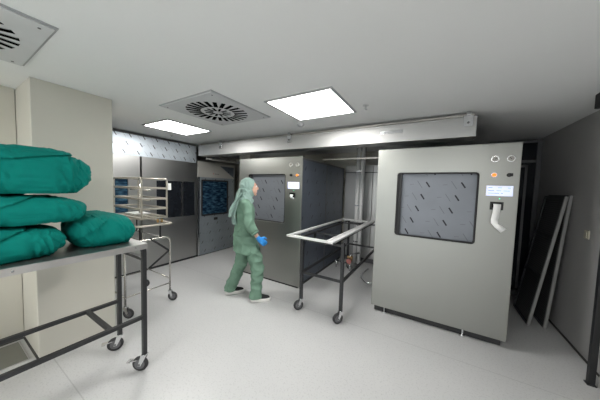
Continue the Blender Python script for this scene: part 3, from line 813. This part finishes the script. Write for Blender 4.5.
# joints (local: +y forward, +x her right)
HL, HR = V((-.085,-.01,.90)), V((.085,.02,.90))
KL, KR = V((-.10,-.02,.49)), V((.155,.17,.50))
AL, AR = V((-.12,-.16,.085)), V((.205,.165,.085))
SR, ER, WR = V((.175,-.005,1.335)), V((.230,.035,1.075)), V((.235,.165,.885))
SL, EL, WL = V((-.175,0,1.335)), V((-.225,-.02,1.07)), V((-.215,.04,.85))
HEAD = V((.0,.068,1.575))
def hand(bm, W, D, side, grow=0.):
    """palm and five bent fingers; D = direction of the hand"""
    D = D.normalized(); lat = V((0,0,1)).cross(D).normalized()*1.  # across the palm
    nrm = V((side*-1.,0,0)); nrm = (nrm - D*nrm.dot(D)).normalized()
    acr = D.cross(nrm).normalized()
    palm = W + D*.05
    limb(bm, [W-D*.01, W+D*.03], [.024+grow, .026+grow], 14)
    for s in (-.028,-.010,.010,.027):
        limb(bm, [W+D*.012+acr*s*.6, W+D*.088+acr*s], [.017+grow, .0125+grow], 12)
    lens = (.060,.078,.084,.072)
    for s, L in zip((-.030,-.011,.009,.028), lens):
        a = W+D*.085+acr*s
        b = a+(D*.92+nrm*.35).normalized()*L*.42; c = b+(D*.62+nrm*.8).normalized()*L*.33; d = c+(D*.2+nrm*1.).normalized()*L*.25
        limb(bm, [a,b,c,d], [.0098+grow,.0090+grow,.0082+grow,.0072+grow], 10)
    a = W+D*.022+acr*.028
    b = a+(D*.6+acr*.75+nrm*.3).normalized()*.036; c = b+(D*.95+acr*.25+nrm*.4).normalized()*.028; d = c+(D+nrm*.6).normalized()*.022
    limb(bm, [a,b,c,d], [.0125+grow,.011+grow,.0098+grow,.0085+grow], 10)
DR = V((.03,.75,-.62)); DL = V((.05,.35,-.9))
bm = BM()
# torso
def torso(bm, g=0.):
    secs = [((0,-.005,.84),.135,.105),((0,-.005,.92),.165,.120),((0,0,1.02),.135,.098),((0,.005,1.12),.125,.095),((0,.0,1.24),.150,.110),((0,-.005,1.32),.165,.100),((0,-.008,1.375),.135,.078),((0,.0,1.405),.06,.055)]
    add_loft(bm, [ell(c, a+g, b+g, 32) for c, a, b in secs])
torso(bm)
limb(bm, [(0,-.005,1.36),(0,.015,1.45),HEAD-V((0,.01,.06))], [.058,.052,.052])
add_sphere(bm, HEAD+V((0,-.012,.018)), (.073,.092,.098), 28)       # skull
add_sphere(bm, HEAD+V((0,.030,-.040)), (.055,.062,.075), 24)       # jaw and cheeks
add_sphere(bm, HEAD+V((0,.072,-.098)), (.022,.020,.018), 14)       # chin
limb(bm, [HEAD+V((0,.088,.022)), HEAD+V((0,.108,-.012)), HEAD+V((0,.102,-.024))], [.009,.013,.012], 10)   # nose
add_sphere(bm, HEAD+V((0,.080,.038)), (.045,.014,.012), 14)        # brow ridge
add_sphere(bm, HEAD+V((0,.085,-.055)), (.024,.015,.009), 12); add_sphere(bm, HEAD+V((0,.083,-.068)), (.021,.014,.009), 12)
for s in (-1,1):
    add_sphere(bm, HEAD+V((s*.074,-.008,-.008)), (.010,.020,.030), 12)
for H, K, A in ((HL,KL,AL),(HR,KR,AR)):
    limb(bm, [H,(H+K)/2,K,(K*.6+A*.4)+V((0,-.015,0)),A,A+V((0,0,-.03))], [.086,.074,.056,.052,.036,.034])
    limb(bm, [A+V((0,-.03,-.045)), A+V((0,.12,-.055))], [.034,.028], 12)
limb(bm, [SR+V((-.04,0,0)),SR,ER,WR], [.05,.047,.037,.026]); limb(bm, [SL+V((.04,0,0)),SL,EL,WL], [.05,.047,.037,.026])
hand(bm, WR, DR, 1); hand(bm, WL, DL, -1)
bm = mesh_eval(bm, [('REMESH', dict(mode='VOXEL', voxel_size=.0065)), ('SMOOTH', dict(iterations=3, factor=.5))])
body = link('body', bm, M['skin'], P, smooth=True)
# face details
for s in (-1,1):
    bm = BM(); add_sphere(bm, HEAD+V((s*.030,.078,.016)), .0125, 14); e = link('eye', bm, M['eye'], P, smooth=True)
    bm = BM(); add_sphere(bm, HEAD+V((s*.031,.0865,.016)), .0055, 10); link('iris', bm, M['brow'], e, smooth=True)
    bm = BM(); limb(bm, [HEAD+V((s*.012,.092,.040)), HEAD+V((s*.032,.089,.046)), HEAD+V((s*.050,.072,.038))], [.0035,.004,.0025], 8); link('eyebrow', bm, M['brow'], P, smooth=True)
bm = BM(); limb(bm, [HEAD+V((-.020,.088,-.061)), HEAD+V((0,.0985,-.059)), HEAD+V((.020,.088,-.061))], [.003,.0055,.003], 8); link('lips', bm, M['lip'], P, smooth=True)
# gloves
for W, D, s in ((WR, DR, 1), (WL, DL, -1)):
    bm = BM(); hand(bm, W, D, s, .0032)
    Dn = D.normalized(); E_ = (ER if s > 0 else EL); up = (E_-W).normalized()
    limb(bm, [W-Dn*.0, W+up*.015, W+up*.03], [.029,.029,.030], 14)
    bm = mesh_eval(bm, [('REMESH', dict(mode='VOXEL', voxel_size=.005)), ('SMOOTH', dict(iterations=2, factor=.5))])
    displace(bm, lambda p: noise.noise(p*60)*.0015)
    link('glove', bm, M['glove'], P, smooth=True)
def wrinkle(bm, amp, f, off, zf=1.):
    displace(bm, lambda p: ((1-abs(noise.noise(V((p.x*f, p.y*f, p.z*f*zf))+off)))**2.2-.45)*amp + noise.noise(p*f*2.3+off)*amp*.3)
# trousers
bm = BM()
add_loft(bm, [ell(c, a, b, 32) for c, a, b in (((0,0,.80),.155,.125),((0,0,.86),.175,.135),((0,0,.94),.178,.132),((0,0,1.04),.150,.115))])
for H, K, A, f in ((HL,KL,AL,-1),(HR,KR,AR,1)):
    limb(bm, [H+V((0,0,-.02)),(H+K)/2,K,(K+A)/2+V((0,-.012,0)),A+V((0,-.02,.04)),A+V((0,-.02,-.03))], [.108,.098,.086,.078,.075,.080], 26)
bm = mesh_eval(bm, [('REMESH', dict(mode='VOXEL', voxel_size=.011)), ('SMOOTH', dict(iterations=4, factor=.5))])
wrinkle(bm, .030, 8, V((3,1,2)), 1.3)
for v in bm.verts:
    if v.co.z < .065: v.co.z = .065+(v.co.z-.065)*.15
link('trousers', bm, M['scrub'], P, smooth=True)
# tunic with sleeves
bm = BM()
secs = [((.01,.02,.665),.205,.165),((.008,.015,.72),.200,.160),((.0,.005,.84),.192,.150),((0,0,.94),.184,.140),((0,0,1.04),.162,.124),((0,.0,1.14),.158,.122),((0,-.004,1.25),.172,.128),((0,-.008,1.33),.180,.112),((0,-.010,1.385),.145,.085),((0,-.0,1.42),.08,.068)]
add_loft(bm, [ell(c, a, b, 40, 0, -.10 if c[2] < .7 else 0) for c, a, b in secs])
WcR = ER.lerp(WR, .36); WcL = EL.lerp(WL, .55)
limb(bm, [SR+V((-.05,0,.0)),SR,ER,WcR], [.066,.069,.060,.056], 22); limb(bm, [SL+V((.05,0,0)),SL,EL,WcL], [.066,.069,.060,.056], 22)
bm = mesh_eval(bm, [('REMESH', dict(mode='VOXEL', voxel_size=.010)), ('SMOOTH', dict(iterations=4, factor=.5))])
wrinkle(bm, .030, 7.5, V((7,2,5)), .75)
tu = link('tunic', bm, M['scrub'], P, smooth=True)
for E0, Wc in ((ER,WcR),(EL,WcL)):
    d = (Wc-E0).normalized(); c0 = Wc+d*.03
    bm = BM(); add_tube(bm, [c0-d*.0, c0+d*.012, c0+d*.03], [.058,.060,.054], 22); b = link('cuff', bm, M['scrub'], tu, smooth=True)
bm = BM(); add_box(bm, (.166,.02,.80), (.178,.10,.93)); bmesh.ops.rotate(bm, verts=bm.verts, cent=(.17,.06,.86), matrix=Matrix.Rotation(.25, 3, 'Z')); link('pocket', bm, M['scrub'], tu, bevel=.004)
# headscarf: shell round the head with open face, neck drape, and hanging tail
bm = BM()
add_sphere(bm, HEAD+V((0,-.034,.022)), (.092,.112,.116), 32)
add_sphere(bm, HEAD+V((0,-.022,-.055)), (.084,.090,.092), 26)
add_loft(bm, [ell(c, a, b, 36) for c, a, b in (((0,-.005,1.345),.150,.108),((0,0,1.39),.125,.098),((0,.01,1.44),.090,.085),((0,.012,1.50),.080,.082),((0,.0,1.55),.082,.088))])
limb(bm, [(-.06,.06,1.40),(0,.085,1.385),(.06,.06,1.40)], [.034,.038,.034], 16)
bm = mesh_eval(bm, [('REMESH', dict(mode='VOXEL', voxel_size=.008)), ('SMOOTH', dict(iterations=4, factor=.5))])
# open the face: cut away an ellipsoid in front
dele = [v for v in bm.verts if v.co.y > HEAD.y+.018 and ((v.co.x/.072)**2+((v.co.z-(HEAD.z-.014))/.096)**2) < 1]
bmesh.ops.delete(bm, geom=dele, context='VERTS')
displace(bm, lambda p: (1-abs(noise.noise(V((p.x*9, p.y*16+p.z*10, p.z*13-p.y*10)))))**2.5*.011-.004)
hj = link('headscarf', bm, M['hijab'], P, smooth=True)
s = hj.modifiers.new('thick', 'SOLIDIFY'); s.thickness = .004
def drape(pts, wid, seed, amp=.018):
    """hanging cloth strip with soft lengthwise folds; pts centre line, wid half widths, spread sideways in local x"""
    bm = BM(); rows = []
    nU = 26
    P3 = [V(p) for p in pts]; path = []; ws = []
    for i in range(len(P3)-1):
        for k in range(8):
            q = k/8; path.append(P3[i].lerp(P3[i+1], q)); ws.append(wid[i]*(1-q)+wid[i+1]*q)
    path.append(P3[-1]); ws.append(wid[-1])
    for i, (p, w) in enumerate(zip(path, ws)):
        row = []
        for k in range(nU+1):
            u = k/nU*2-1
            fold = math.sin(u*7+seed+i*.05)*amp*min(1, i/10)+noise.noise(V((u*3, i*.12, seed)))*amp
            row.append(bm.verts.new(p+V((u*w, fold+abs(u)*w*.12, noise.noise(V((u*2, seed, i*.2)))*.006))))
        rows.append(row)
    for a, b in zip(rows, rows[1:]):
        for k in range(nU): bm.faces.new((a[k], a[k+1], b[k+1], b[k]))
    return bm
bm = drape([(0.02,-.085,1.555),(.03,-.120,1.44),(.035,-.150,1.32),(.03,-.165,1.18),(.03,-.155,1.06)], [.06,.085,.10,.105,.09], 1.3)
o = link('scarf_tail', bm, M['hijab'], hj, smooth=True); s = o.modifiers.new('thick', 'SOLIDIFY'); s.thickness = .005
bm = drape([(.05,-.07,1.50),(.07,-.14,1.38),(.08,-.20,1.26),(.075,-.215,1.17)], [.045,.06,.07,.07], 4.1)
o = link('scarf_tail', bm, M['hijab'], hj, smooth=True); s = o.modifiers.new('thick', 'SOLIDIFY'); s.thickness = .005
# shoes
for A, rz in ((AL, .08), (AR, -.12)):
    Mx = Matrix.Translation((A.x, A.y, 0)) @ Matrix.Rotation(rz, 4, 'Z')
    def prof(hw, y0, y1, z, toe=.8):
        out = []
        for k in range(28):
            a = 2*PI*k/28; y = math.sin(a); x = math.cos(a)
            w = hw*(1 if y > 0 else .86)
            out.append(V((math.copysign(abs(x)**.75, x)*w, (y0+y1)/2+math.copysign(abs(y)**.85, y)*(y1-y0)/2, z)))
        return out
    bm = BM(); add_loft(bm, [prof(.040,-.088,.178,.0), prof(.046,-.094,.186,.010), prof(.050,-.098,.192,.042), prof(.045,-.090,.180,.050)])
    bmesh.ops.transform(bm, matrix=Mx, verts=bm.verts); sh = None
    rings = [prof(.043,-.088,.176,.040), prof(.043,-.086,.170,.056), prof(.039,-.082,.150,.070), prof(.036,-.078,.085,.088), prof(.034,-.075,.035,.108)]
    b2 = BM(); add_loft(b2, rings); bmesh.ops.transform(b2, matrix=Mx, verts=b2.verts)
    sh = link('shoe', b2, M['shoe'], P, smooth=True)
    link('sole', bm, M['sole'], sh, smooth=True, bevel=.002)

# ------------------------------------------------------------------ world, camera, render look
w = bpy.data.worlds.new('world'); S.world = w; w.use_nodes = True
bg = w.node_tree.nodes['Background']; bg.inputs[0].default_value = (.6,.63,.65,1); bg.inputs[1].default_value = 2.0  # ambient glow added to lift brightness, enters by the open end behind the viewer

f, pitch, roll, yaw = 225.2, math.radians(3.24), math.radians(1.75), math.radians(-30.63)
F = V((math.sin(yaw)*math.cos(pitch), math.cos(yaw)*math.cos(pitch), -math.sin(pitch)))
R0 = V((math.cos(yaw), -math.sin(yaw), 0)); U0 = R0.cross(F)
R = R0*math.cos(roll)+U0*math.sin(roll); U = -R0*math.sin(roll)+U0*math.cos(roll)
cam = bpy.data.objects.new('camera', bpy.data.cameras.new('camera')); C.objects.link(cam)
mw = Matrix((R, U, -F)).transposed().to_4x4(); mw.translation = V((0,0,1.6)); cam.matrix_world = mw
cam.data.sensor_width = 36; cam.data.sensor_fit = 'HORIZONTAL'; cam.data.lens = f/600*36; cam.data.clip_start = .02
S.camera = cam
S.view_settings.view_transform = 'Standard'; S.view_settings.look = 'None'; S.view_settings.gamma = 1; S.view_settings.exposure = .2
S.view_settings.use_curve_mapping = False
try:
    S.cycles.use_denoising = True; S.cycles.max_bounces = 10; S.cycles.diffuse_bounces = 6; S.cycles.caustics_reflective = False
except Exception: pass
